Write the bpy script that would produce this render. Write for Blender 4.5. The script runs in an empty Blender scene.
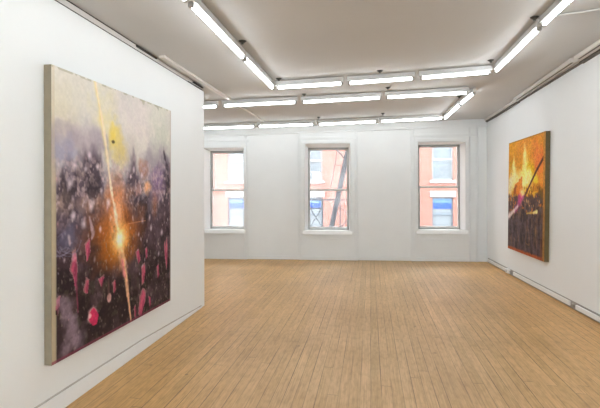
import bpy, bmesh, math, random
import numpy as np
from mathutils import Vector, Matrix

C = bpy.context.scene.collection
random.seed(4)

# ------------------------------------------------------------------ helpers
class MB:
    """collects shapes, optionally through a local frame, into one mesh"""
    def __init__(self, frame=None):
        self.bm = bmesh.new(); self.f = frame
    def _x(self, p):
        return Vector(self.f(*p)) if self.f else Vector(p)
    def hexa(self, p, bevel=0.0):
        """8 points: bottom ring (4) then top ring (4)"""
        vs = [self.bm.verts.new(self._x(q)) for q in p]
        fs = [(3, 2, 1, 0), (4, 5, 6, 7), (0, 1, 5, 4), (1, 2, 6, 5), (2, 3, 7, 6), (3, 0, 4, 7)]
        faces = [self.bm.faces.new([vs[i] for i in f]) for f in fs]
        bmesh.ops.recalc_face_normals(self.bm, faces=faces)
        if bevel > 0:
            ed = list({e for f in faces for e in f.edges})
            bmesh.ops.bevel(self.bm, geom=ed, offset=bevel, segments=2, profile=0.5, affect='EDGES', clamp_overlap=True)
        return self
    def box(self, x0, x1, y0, y1, z0, z1, bevel=0.0):
        return self.hexa([(x0, y0, z0), (x1, y0, z0), (x1, y1, z0), (x0, y1, z0),
                          (x0, y0, z1), (x1, y0, z1), (x1, y1, z1), (x0, y1, z1)], bevel)
    def cyl(self, a, b, r, n=12, r2=None):
        a = self._x(a); b = self._x(b); d = (b - a)
        L = d.length; q = d.to_track_quat('Z', 'Y').to_matrix().to_4x4()
        m = Matrix.Translation((a + b) / 2) @ q
        bmesh.ops.create_cone(self.bm, cap_ends=True, segments=n, radius1=r, radius2=r if r2 is None else r2, depth=L, matrix=m)
        return self
    def build(self, name, mat, parent=None, smooth=False):
        me = bpy.data.meshes.new(name); self.bm.to_mesh(me); self.bm.free()
        me.materials.append(mat)
        if smooth:
            for p in me.polygons: p.use_smooth = True
        o = bpy.data.objects.new(name, me); C.objects.link(o)
        if parent is not None:
            o.parent = parent
            o.matrix_parent_inverse = parent_inv(parent)
        return o

def world_m(o):
    m = o.matrix_basis.copy()
    if o.parent is not None:
        m = world_m(o.parent) @ o.matrix_parent_inverse @ m
    return m
def parent_inv(p):
    return world_m(p).inverted()

def tag(o, label=None, cat=None, group=None, kind=None):
    if label: o['label'] = label
    if cat: o['category'] = cat
    if group: o['group'] = group
    if kind: o['kind'] = kind
    return o
def empty(name, loc, label=None, cat=None, group=None, kind=None):
    o = bpy.data.objects.new(name, None); C.objects.link(o)
    o.location = loc; o.empty_display_size = 0.1
    return tag(o, label, cat, group, kind)

# ------------------------------------------------------------------ materials
def new_mat(name):
    m = bpy.data.materials.new(name); m.use_nodes = True
    nt = m.node_tree
    b = nt.nodes['Principled BSDF']
    return m, nt, b
def paint(name, col, rough=0.55, var=0.03, scale=3.0, bump=0.15, bscale=60.0, spec=0.3, metal=0.0):
    m, nt, b = new_mat(name)
    N, L = nt.nodes.new, nt.links.new
    tc = N('ShaderNodeTexCoord')
    n = N('ShaderNodeTexNoise'); n.inputs['Scale'].default_value = scale; n.inputs['Detail'].default_value = 5
    L(tc.outputs['Object'], n.inputs['Vector'])
    r = N('ShaderNodeValToRGB')
    r.color_ramp.elements[0].position = 0.3; r.color_ramp.elements[1].position = 0.7
    r.color_ramp.elements[0].color = tuple(max(0, c * (1 - var)) for c in col) + (1,)
    r.color_ramp.elements[1].color = tuple(min(1, c * (1 + var)) for c in col) + (1,)
    L(n.outputs['Fac'], r.inputs['Fac']); L(r.outputs['Color'], b.inputs['Base Color'])
    b.inputs['Roughness'].default_value = rough
    b.inputs['Specular IOR Level'].default_value = spec
    b.inputs['Metallic'].default_value = metal
    if bump > 0:
        n2 = N('ShaderNodeTexNoise'); n2.inputs['Scale'].default_value = bscale; n2.inputs['Detail'].default_value = 4
        L(tc.outputs['Object'], n2.inputs['Vector'])
        bp = N('ShaderNodeBump'); bp.inputs['Strength'].default_value = bump; bp.inputs['Distance'].default_value = 0.004
        L(n2.outputs['Fac'], bp.inputs['Height']); L(bp.outputs['Normal'], b.inputs['Normal'])
    return m
def emis(name, col, s):
    m, nt, b = new_mat(name)
    b.inputs['Base Color'].default_value = (.9, .9, .9, 1)
    b.inputs['Emission Color'].default_value = col + (1,)
    b.inputs['Emission Strength'].default_value = s
    return m

TUBE_STRENGTH = 19.0
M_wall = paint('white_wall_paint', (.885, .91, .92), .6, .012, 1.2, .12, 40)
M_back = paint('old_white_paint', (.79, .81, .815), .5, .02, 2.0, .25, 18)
M_trim = paint('white_trim_paint', (.91, .92, .92), .42, .015, 4.0, .1, 30)
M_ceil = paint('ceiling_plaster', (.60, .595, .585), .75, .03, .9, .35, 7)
M_track = paint('track_enamel', (.72, .69, .66), .45, .02, 4, .05, 40)
M_dark = paint('dark_shadow_gap', (.07, .065, .06), .7, .1, 10, .1, 40)
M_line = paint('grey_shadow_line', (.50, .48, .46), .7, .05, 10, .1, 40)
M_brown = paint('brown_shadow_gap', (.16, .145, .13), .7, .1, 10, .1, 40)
M_grey = paint('grey_window_frame', (.34, .345, .345), .5, .06, 8, .1, 60)
M_rail = paint('pale_sash_paint', (.62, .615, .60), .45, .04, 8, .1, 60)
M_house = paint('white_enamel_housing', (.62, .62, .61), .45, .01, 8, .0)
M_holder = paint('grey_lamp_holder', (.36, .35, .33), .4, .05, 20, .1, 80)
M_bracket = paint('dark_bracket_metal', (.05, .05, .045), .5, .1, 30, .1, 80)
M_stretch = paint('raw_linen_edge', (.26, .225, .165), .8, .08, 14, .3, 160)
M_stretch2 = paint('olive_linen_edge', (.15, .115, .058), .8, .10, 14, .3, 160)
M_tube = emis('lit_fluorescent_tube', (.905, .962, 1.0), TUBE_STRENGTH)
M_stone = paint('white_stone_lintel', (0.208, 0.208, 0.202), .7, .03, 3, .2, 12)
M_owin = paint('white_sash_far', (0.179, 0.185, 0.190), .5, .02, 3, .0)
M_iron = paint('painted_iron', (.08, .10, .12), .5, .08, 9, .1, 50)
M_ironlight = paint('pale_painted_iron', (0.190, 0.185, 0.185), .5, .05, 9, .1, 50)
M_street = paint('street_concrete', (.42, .41, .40), .8, .08, .4, .2, 3)
M_blue = paint('blue_pane_strip', (0.009, 0.041, 0.200), .6, .05, 2, 0)
M_paleblue = paint('pale_blue_pane_strip', (0.056, 0.115, 0.207), .6, .04, 2, 0)
M_curtain = paint('pale_curtain', (0.115, 0.130, 0.141), .8, .08, 5, 0)
M_dpane = paint('far_window_pane', (0.058, 0.073, 0.084), .3, .15, 1.3, 0, 10, .5)

def floor_mat():
    m, nt, b = new_mat('heart_pine_boards')
    N, L = nt.nodes.new, nt.links.new
    def math_(op, a, c=None, v=None):
        n = N('ShaderNodeMath'); n.operation = op
        if hasattr(a, 'is_linked') or hasattr(a, 'links'): L(a, n.inputs[0])
        else: n.inputs[0].default_value = a
        if c is not None:
            if hasattr(c, 'links'): L(c, n.inputs[1])
            else: n.inputs[1].default_value = c
        return n.outputs[0]
    tc = N('ShaderNodeTexCoord'); sp = N('ShaderNodeSeparateXYZ'); L(tc.outputs['Object'], sp.inputs[0])
    X, Y = sp.outputs['X'], sp.outputs['Y']
    W = 0.078
    xs = math_('DIVIDE', X, W); idx = math_('FLOOR', xs); fx = math_('FRACT', xs)
    w1 = N('ShaderNodeTexWhiteNoise'); w1.noise_dimensions = '1D'; L(idx, w1.inputs['W'])
    off = math_('MULTIPLY', w1.outputs['Value'], 7.3)
    ys = math_('ADD', math_('DIVIDE', Y, 3.6), off); idy = math_('FLOOR', ys); fy = math_('FRACT', ys)
    cb = N('ShaderNodeCombineXYZ'); L(idx, cb.inputs[0]); L(idy, cb.inputs[1])
    w2 = N('ShaderNodeTexWhiteNoise'); w2.noise_dimensions = '2D'; L(cb.outputs[0], w2.inputs['Vector'])
    ramp = N('ShaderNodeValToRGB'); e = ramp.color_ramp.elements
    e[0].position = 0; e[0].color = (0.603, 0.406, 0.204, 1)
    e[1].position = 1; e[1].color = (0.685, 0.470, 0.248, 1)
    k = ramp.color_ramp.elements.new(.5); k.color = (0.649, 0.436, 0.224, 1)
    L(w2.outputs['Value'], ramp.inputs['Fac'])
    # grain, stretched along the boards
    cg = N('ShaderNodeCombineXYZ')
    L(math_('MULTIPLY', X, 90.0), cg.inputs[0]); L(math_('ADD', math_('MULTIPLY', Y, 2.6), math_('MULTIPLY', w2.outputs['Value'], 40.0)), cg.inputs[1]); L(idx, cg.inputs[2])
    g = N('ShaderNodeTexNoise'); g.inputs['Scale'].default_value = 1.0; g.inputs['Detail'].default_value = 6; g.inputs['Distortion'].default_value = .8
    L(cg.outputs[0], g.inputs['Vector'])
    gr = N('ShaderNodeValToRGB'); gr.color_ramp.elements[0].position = .33; gr.color_ramp.elements[1].position = .62
    gr.color_ramp.elements[0].color = (.62, .55, .47, 1); gr.color_ramp.elements[1].color = (1.06, 1.05, 1.04, 1)
    L(g.outputs['Fac'], gr.inputs['Fac'])
    mx = N('ShaderNodeMix'); mx.data_type = 'RGBA'; mx.blend_type = 'MULTIPLY'; mx.inputs['Factor'].default_value = .5
    L(ramp.outputs['Color'], mx.inputs['A']); L(gr.outputs['Color'], mx.inputs['B'])
    # worn patches over several boards
    wn = N('ShaderNodeTexNoise'); wn.inputs['Scale'].default_value = 1.1; wn.inputs['Detail'].default_value = 6
    L(tc.outputs['Object'], wn.inputs['Vector'])
    wr = N('ShaderNodeValToRGB'); wr.color_ramp.elements[0].position = .35; wr.color_ramp.elements[1].position = .68
    wr.color_ramp.elements[0].color = (.86, .82, .77, 1); wr.color_ramp.elements[1].color = (1.09, 1.10, 1.12, 1)
    L(wn.outputs['Fac'], wr.inputs['Fac'])
    mx2 = N('ShaderNodeMix'); mx2.data_type = 'RGBA'; mx2.blend_type = 'MULTIPLY'; mx2.inputs['Factor'].default_value = .8
    L(mx.outputs['Result'], mx2.inputs['A']); L(wr.outputs['Color'], mx2.inputs['B'])
    # small flecks and scuffs
    fk = N('ShaderNodeTexNoise'); fk.inputs['Scale'].default_value = 1.0; fk.inputs['Detail'].default_value = 3
    cf = N('ShaderNodeCombineXYZ'); L(math_('MULTIPLY', X, 34.0), cf.inputs[0]); L(math_('MULTIPLY', Y, 11.0), cf.inputs[1]); L(cf.outputs[0], fk.inputs['Vector'])
    fr_ = N('ShaderNodeValToRGB'); fr_.color_ramp.elements[0].position = .30; fr_.color_ramp.elements[1].position = .56
    fr_.color_ramp.elements[0].color = (.70, .66, .62, 1); fr_.color_ramp.elements[1].color = (1.03, 1.03, 1.03, 1)
    L(fk.outputs['Fac'], fr_.inputs['Fac'])
    mxf = N('ShaderNodeMix'); mxf.data_type = 'RGBA'; mxf.blend_type = 'MULTIPLY'; mxf.inputs['Factor'].default_value = .5
    L(mx2.outputs['Result'], mxf.inputs['A']); L(fr_.outputs['Color'], mxf.inputs['B']); mx2 = mxf
    # varnish left golden along the walls, worn paler down the middle
    ab = math_('ABSOLUTE', math_('SUBTRACT', X, .25))
    ab2 = math_('ADD', ab, math_('MULTIPLY', wn.outputs['Fac'], .9))
    wm = N('ShaderNodeMapRange'); wm.inputs['From Min'].default_value = 1.2; wm.inputs['From Max'].default_value = 2.5
    L(ab2, wm.inputs['Value'])
    mxg = N('ShaderNodeMix'); mxg.data_type = 'RGBA'; mxg.blend_type = 'MULTIPLY'; L(wm.outputs['Result'], mxg.inputs['Factor'])
    L(mx2.outputs['Result'], mxg.inputs['A'])
    sd = N('ShaderNodeMix'); sd.data_type = 'RGBA'; L(math_('GREATER_THAN', X, .25), sd.inputs['Factor'])
    sd.inputs['A'].default_value = (1.05, .95, .72, 1); sd.inputs['B'].default_value = (1.13, 1.0, .75, 1)
    L(sd.outputs['Result'], mxg.inputs['B'])
    # gaps between boards, each gap with its own darkness, broken along its length
    edge = math_('LESS_THAN', fx, .06)
    gn = N('ShaderNodeTexNoise'); gn.inputs['Scale'].default_value = 1.0; gn.inputs['Detail'].default_value = 2
    cg2 = N('ShaderNodeCombineXYZ'); L(math_('MULTIPLY', idx, 3.7), cg2.inputs[0]); L(math_('MULTIPLY', Y, .9), cg2.inputs[1])
    L(cg2.outputs[0], gn.inputs['Vector'])
    mr = N('ShaderNodeMapRange'); mr.inputs['From Min'].default_value = .40; mr.inputs['From Max'].default_value = .66
    mr.inputs['To Min'].default_value = .10; mr.inputs['To Max'].default_value = 1.0
    L(gn.outputs['Fac'], mr.inputs['Value'])
    gap = math_('MULTIPLY', edge, mr.outputs['Result'])
    endj = math_('MULTIPLY', math_('LESS_THAN', fy, .0015), .55)
    gap = math_('MAXIMUM', gap, endj)
    mx3 = N('ShaderNodeMix'); mx3.data_type = 'RGBA'; L(gap, mx3.inputs['Factor'])
    L(mxg.outputs['Result'], mx3.inputs['A']); mx3.inputs['B'].default_value = (.10, .055, .028, 1)
    # small knots and nail marks
    vo = N('ShaderNodeTexVoronoi'); vo.inputs['Scale'].default_value = 2.3
    L(tc.outputs['Object'], vo.inputs['Vector'])
    kn = math_('LESS_THAN', vo.outputs['Distance'], .035)
    mx4 = N('ShaderNodeMix'); mx4.data_type = 'RGBA'; L(math_('MULTIPLY', kn, .5), mx4.inputs['Factor'])
    L(mx3.outputs['Result'], mx4.inputs['A']); mx4.inputs['B'].default_value = (.14, .075, .04, 1)
    L(mx4.outputs['Result'], b.inputs['Base Color'])
    rr = N('ShaderNodeMapRange'); rr.inputs['To Min'].default_value = .33; rr.inputs['To Max'].default_value = .50
    L(g.outputs['Fac'], rr.inputs['Value']); L(rr.outputs['Result'], b.inputs['Roughness'])
    b.inputs['Specular IOR Level'].default_value = .45
    bp = N('ShaderNodeBump'); bp.inputs['Strength'].default_value = .25; bp.inputs['Distance'].default_value = .003; bp.invert = True
    L(gap, bp.inputs['Height']); L(bp.outputs['Normal'], b.inputs['Normal'])
    return m
M_floor = floor_mat()

def brick_mat():
    m, nt, b = new_mat('salmon_brick')
    N, L = nt.nodes.new, nt.links.new
    uv = N('ShaderNodeTexCoord')
    mp = N('ShaderNodeMapping'); mp.inputs['Rotation'].default_value = (math.pi / 2, 0, 0)
    L(uv.outputs['Object'], mp.inputs['Vector'])
    br = N('ShaderNodeTexBrick'); br.inputs['Scale'].default_value = 1
    br.inputs['Brick Width'].default_value = .22; br.inputs['Row Height'].default_value = .075; br.inputs['Mortar Size'].default_value = .008
    br.inputs['Color1'].default_value = (0.154, 0.056, 0.041, 1); br.inputs['Color2'].default_value = (0.186, 0.074, 0.055, 1)
    br.inputs['Mortar'].default_value = (0.160, 0.089, 0.071, 1)
    L(mp.outputs['Vector'], br.inputs['Vector'])
    L(br.outputs['Color'], b.inputs['Base Color'])
    b.inputs['Roughness'].default_value = .85
    return m
M_brick = brick_mat()

def glass_mat(name, haze):
    """thin window pane with a pale veil mixed in to imitate glare"""
    m = bpy.data.materials.new(name); m.use_nodes = True
    nt = m.node_tree; N, L = nt.nodes.new, nt.links.new
    nt.nodes.remove(nt.nodes['Principled BSDF']); out = nt.nodes['Material Output']
    t = N('ShaderNodeBsdfTransparent'); t.inputs['Color'].default_value = (.97, .98, .98, 1)
    g = N('ShaderNodeBsdfGlossy'); g.inputs['Roughness'].default_value = .02
    lw = N('ShaderNodeFresnel'); lw.inputs['IOR'].default_value = 1.2
    m1 = N('ShaderNodeMixShader'); L(lw.outputs[0], m1.inputs[0]); L(t.outputs[0], m1.inputs[1]); L(g.outputs[0], m1.inputs[2])
    tr = N('ShaderNodeBsdfTranslucent'); tr.inputs['Color'].default_value = (.92, .94, .97, 1)
    n = N('ShaderNodeTexNoise'); n.inputs['Scale'].default_value = 5; n.inputs['Detail'].default_value = 4
    tc = N('ShaderNodeTexCoord'); L(tc.outputs['Object'], n.inputs['Vector'])
    mr = N('ShaderNodeMapRange'); mr.inputs['To Min'].default_value = haze * .8; mr.inputs['To Max'].default_value = haze * 1.2
    L(n.outputs['Fac'], mr.inputs['Value'])
    m2 = N('ShaderNodeMixShader'); L(mr.outputs['Result'], m2.inputs[0]); L(m1.outputs[0], m2.inputs[1]); L(tr.outputs[0], m2.inputs[2])
    L(m2.outputs[0], out.inputs['Surface'])
    return m
M_glass = [glass_mat('hazy_glass_heavy', .085), glass_mat('hazy_glass_medium', .05), glass_mat('hazy_glass_light', .012)]  # pale veil imitates glare, strongest at the left window

# ------------------------------------------------------------------ camera
F, TH, Y0, RO = 425.0, 0.16304, 189.6354, -0.003
cam = bpy.data.cameras.new('camera'); co = bpy.data.objects.new('camera', cam); C.objects.link(co)
cam.sensor_fit = 'HORIZONTAL'; cam.sensor_width = 36.0; cam.lens = 36.0 * F / 600.0
cam.shift_y = -(204.0 - Y0) / 600.0
cam.clip_start = 0.02; cam.clip_end = 200
co.matrix_world = Matrix.Translation((0, 0, 1.5)) @ Matrix.Rotation(TH, 4, 'Z') @ Matrix.Rotation(math.pi / 2, 4, 'X') @ Matrix.Rotation(RO, 4, 'Z')
bpy.context.scene.camera = co

# ------------------------------------------------------------------ room frames
QB = math.hypot(1, .0766)
def BK(u, o, z):                      # back wall: u along it, o outward, z up
    return (u / QB - .0766 * o / QB, 9.0998 + .0766 * u / QB + o / QB, z)
def LF(y, w, z):                      # face of the left partition; w out into the room
    return (-2.0918 - .0148 * (y - 3) + w, y, z)
def RT(y, w, z):                      # right wall; w into the room
    return (2.4661 - .0369 * (y - 7) - w, y, z)
def ceilz(x, y):
    return 2.84 + (x + 2.06) / 4.56 * (.10 + .033 * min(5.0, max(0.0, 9 - y)))

# ------------------------------------------------------------------ floor and ceiling
b = MB(); b.box(-5.2, 3.4, -4.4, 9.9, -.12, 0); fl = b.build('floor', M_floor); tag(fl, kind='structure')

bm = bmesh.new(); nx, ny = 90, 150
def bumpy(x, y):                      # old uneven plaster
    return .006 * math.sin(2.1 * x + .7 * y) * math.sin(1.3 * y - .6 * x + 1) + .003 * math.sin(5.3 * x + 1.1) * math.sin(4.1 * y)
grid = []
for j in range(ny + 1):
    row = []
    for i in range(nx + 1):
        x = -5.0 + 8.2 * i / nx; y = -4.2 + 14.0 * j / ny
        row.append(bm.verts.new((x, y, ceilz(x, y) + bumpy(x, y))))
    grid.append(row)
for j in range(ny):
    for i in range(nx):
        bm.faces.new((grid[j][i], grid[j + 1][i], grid[j + 1][i + 1], grid[j][i + 1]))
# slab edges and top
top = [bm.verts.new((x, y, 3.5)) for x, y in ((-5, -4.2), (3.2, -4.2), (3.2, 9.8), (-5, 9.8))]
bm.faces.new(top)
cs = [grid[0][0], grid[0][nx], grid[ny][nx], grid[ny][0]]
for k in range(4):
    bm.faces.new((cs[k], cs[(k + 1) % 4], top[(k + 1) % 4], top[k]))
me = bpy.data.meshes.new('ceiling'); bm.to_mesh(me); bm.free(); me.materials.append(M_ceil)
for p in me.polygons: p.use_smooth = len(p.vertices) == 4 and p.index < nx * ny
o = bpy.data.objects.new('ceiling', me); C.objects.link(o); tag(o, kind='structure')

# ------------------------------------------------------------------ walls
# openings: uL, uR at the wall face, sL, sR at the sash, stool top, head, sash head, meeting rail
WIN = [dict(uL=-3.60, uR=-2.706, sL=-3.505, sR=-2.700, zB=.638, zT=2.405, sT=2.365, zM=1.496),
       dict(uL=-1.375, uR=-.418, sL=-1.320, sR=-.440, zB=.627, zT=2.470, sT=2.412, zM=1.494),
       dict(uL=.996, uR=1.951, sL=1.040, sR=1.905, zB=.652, zT=2.478, sT=2.448, zM=1.550)]
def sheet(frame, us, zs, o0, o1, holes, name, mat):
    b = MB(frame)
    for i in range(len(us) - 1):
        for j in range(len(zs) - 1):
            uc, zc = (us[i] + us[i + 1]) / 2, (zs[j] + zs[j + 1]) / 2
            if any(h[0] < uc < h[1] and h[2] < zc < h[3] for h in holes): continue
            b.box(us[i], us[i + 1], o0, o1, zs[j], zs[j + 1])
    return b.build(name, mat)
holes = [(w['uL'], w['uR'], w['zB'] - .03, w['zT']) for w in WIN]
us = sorted({-4.9, 2.62} | {h[0] for h in holes} | {h[1] for h in holes})
zs = sorted({0, 3.3} | {h[2] for h in holes} | {h[3] for h in holes})
tag(sheet(BK, us, zs, 0.0, .35, holes, 'wall_back', M_back), kind='structure')
b = MB(RT); b.box(-4.2, 9.6, -.2, 0, 0, 3.4); tag(b.build('wall_right', M_wall), kind='structure')
b = MB(LF); b.box(-4.2, 5.245, -.13, 0, 0, 2.776); tag(b.build('wall_left', M_wall), kind='structure')
b = MB(); b.box(-4.7, -4.5, -4.2, 9.2, 0, 3.3); tag(b.build('wall_left_far', M_wall), kind='structure')
FR = lambda u, o, z: (u, -4.1 - o, z)
FW = [(-3.9, -2.6), (-2.0, -.7), (-.1, 1.2), (1.7, 2.7)]
fh = [(a, c, .6, 2.6) for a, c in FW]
tag(sheet(FR, sorted({-4.6, 3.2} | {v for p in FW for v in p}), [0, .6, 2.6, 3.4], 0, .2, fh, 'wall_front', M_wall), kind='structure')
for k, (a, c) in enumerate(FW):                       # unseen windows behind the viewer, added to bring in frontal daylight
    root = empty('window_%d' % (k + 4), FR((a + c) / 2, 0, .6), kind='structure')
    b = MB(FR)
    b.box(a, a + .05, .06, .12, .6, 2.6); b.box(c - .05, c, .06, .12, .6, 2.6); b.box(a, c, .06, .12, 2.55, 2.6); b.box(a, c, .06, .12, .6, .65); b.box(a, c, .06, .12, 1.58, 1.63)
    b.build('sash', M_rail, root)
    b = MB(FR); b.box(a + .02, c - .02, .085, .09, .62, 2.58); b.build('glass_pane', M_glass[2], root)
    b = MB(FR); b.box(a - .05, c + .05, -.04, .06, .56, .6, .005); b.build('stool', M_trim, root)

# window bays: panelled surrounds standing 3 cm proud, floor to cornice
BAYS = [(-3.95, -2.635, 0), (-1.515, -.26, 1), (.852, 2.202, 2)]
for k, (a, c, i) in enumerate(BAYS):
    w = WIN[i]; h = [(w['uL'], w['uR'], w['zB'] - .03, w['zT'])]
    o = sheet(BK, sorted({a, c, w['uL'], w['uR']}), sorted({0.0, ceilz(BK((a + c) / 2, 0, 0)[0], 9) - .02, w['zB'] - .03, w['zT']}), -.03, 0, h, 'trim_%d' % (k + 1), M_back)
    tag(o, kind='structure')

# bead mouldings up the edges of the bays
BEADS = [(-2.70, -2.655), (-1.515, -1.46), (-.315, -.26), (.872, .915), (2.03, 2.06), (2.16, 2.205)]
for k, (a, c) in enumerate(BEADS):
    b = MB(BK); zc = ceilz(BK(a, 0, 0)[0], 9) - .15
    b.box(a, a + .014, -.046, -.0, .0, zc, .004); b.box(c - .014, c, -.046, -.0, .0, zc, .004)
    tag(b.build('trim_%d' % (k + 15), M_back), kind='structure')
# cornice along the back wall, following the sloping ceiling
def back_strip(b, u0, u1, o0, o1, dz0, dz1, n=10):
    for k in range(n):
        a, c = u0 + (u1 - u0) * k / n, u0 + (u1 - u0) * (k + 1) / n
        xa, ya, _ = BK(a, 0, 0); xc, yc, _ = BK(c, 0, 0)
        za, zc = ceilz(xa, ya), ceilz(xc, yc)
        b.hexa([(a, o0, za + dz0), (c, o0, zc + dz0), (c, o1, zc + dz0), (a, o1, za + dz0),
                (a, o0, za + dz1), (c, o0, zc + dz1), (c, o1, zc + dz1), (a, o1, za + dz1)])
b = MB(BK)
back_strip(b, -4.6, 2.36, -.075, 0, -.115, .02)
back_strip(b, -4.6, 2.36, -.055, 0, -.150, -.115)
tag(b.build('trim_4', M_back), kind='structure')
# flat frieze lines over the bays
b = MB(BK)
for (a, c, z0, z1) in ((-3.95, -2.56, 2.545, 2.60), (-1.515, -.26, 2.575, 2.625), (.852, 2.202, 2.60, 2.65)):
    b.box(a + .02, c - .02, -.045, -.03, z0, z1, .004)
tag(b.build('trim_5', M_back), kind='structure')
# corner pipe chase at the right end of the back wall
b = MB(BK); b.box(2.215, 2.40, -.012, 0, 0, 2.80, .004); b.box(2.19, 2.40, -.07, 0, 2.79, 2.84, .004)
tag(b.build('trim_6', M_back), kind='structure')
# baseboards
b = MB(BK)
for (a, c, o0, h) in ((-2.62, -1.53, -.018, .085), (-.245, .84, -.018, .095), (-1.42, -.40, -.046, .085), (.98, 1.98, -.046, .08)):
    b.box(a, c, o0, 0, .003, h, .005)
tag(b.build('baseboard_back', M_back), kind='structure')
def wedge(b, w, lift, th):
    hs = [(-4.0, .13), (2.4, .125), (3.7, .100), (5.13, .022)]
    for (ya, ha), (yb, hb) in zip(hs[:-1], hs[1:]):
        z0a, z0b = (ha, hb) if lift else (.004, .004)
        b.hexa([(ya, 0, z0a), (ya, w, z0a), (yb, w, z0b), (yb, 0, z0b), (ya, 0, ha + th), (ya, w, ha + th), (yb, w, hb + th), (yb, 0, hb + th)])
b = MB(LF); wedge(b, .012, False, 0)
tag(b.build('baseboard_left', M_wall), kind='structure')
b = MB(LF); wedge(b, .005, True, .012)  # grey strip painted as the shade line above the baseboard
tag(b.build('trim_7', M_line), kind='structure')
b = MB(RT); b.box(-4.0, 5.70, 0, .030, .020, .075, .005); b.box(5.86, 7.78, 0, .026, .022, .082, .005); b.box(8.06, 9.18, 0, .026, .022, .075, .005)
tag(b.build('baseboard_right', M_trim), kind='structure')
b = MB(RT); b.box(-4.0, 9.20, 0, .008, .0, .094, 0)
tag(b.build('trim_8', M_holder), kind='structure')

# head trim of the left partition: pale strip up to the ceiling with dark strips painted as shadow gaps
b = MB(LF); b.box(-4.0, 5.2, -.11, -.012, 2.785, 2.842)
tag(b.build('trim_9', M_track), kind='structure')
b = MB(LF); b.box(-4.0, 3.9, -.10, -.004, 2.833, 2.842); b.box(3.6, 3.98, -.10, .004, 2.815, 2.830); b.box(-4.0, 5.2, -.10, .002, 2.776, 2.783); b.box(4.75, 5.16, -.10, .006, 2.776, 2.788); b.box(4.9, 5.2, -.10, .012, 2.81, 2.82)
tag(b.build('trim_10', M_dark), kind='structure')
# crown along the right wall, in three lengths
def right_strip(b, y0, y1, w0, w1, dz0, dz1):
    n = max(1, int((y1 - y0) / .5))
    for k in range(n):
        a, c = y0 + (y1 - y0) * k / n, y0 + (y1 - y0) * (k + 1) / n
        za, zc = ceilz(RT(a, 0, 0)[0], a), ceilz(RT(c, 0, 0)[0], c)
        b.hexa([(a, w0, za + dz0), (c, w0, zc + dz0), (c, w1, zc + dz0), (a, w1, za + dz0),
                (a, w0, za + dz1), (c, w0, zc + dz1), (c, w1, zc + dz1), (a, w1, za + dz1)])
b = MB(RT); right_strip(b, -4.0, 5.55, 0, .075, -.040, .01); right_strip(b, 5.55, 7.5, 0, .05, -.045, .01); right_strip(b, 7.5, 9.25, 0, .07, -.040, .01)
tag(b.build('trim_11', M_track), kind='structure')
b = MB(RT); right_strip(b, -4.0, 5.55, 0, .05, -.062, -.040); right_strip(b, 5.55, 7.5, 0, .045, -.051, -.045); right_strip(b, 7.5, 9.25, 0, .045, -.064, -.040)  # brown strips painted as the shaded underside of the crown
tag(b.build('trim_12', M_brown), kind='structure')

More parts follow.
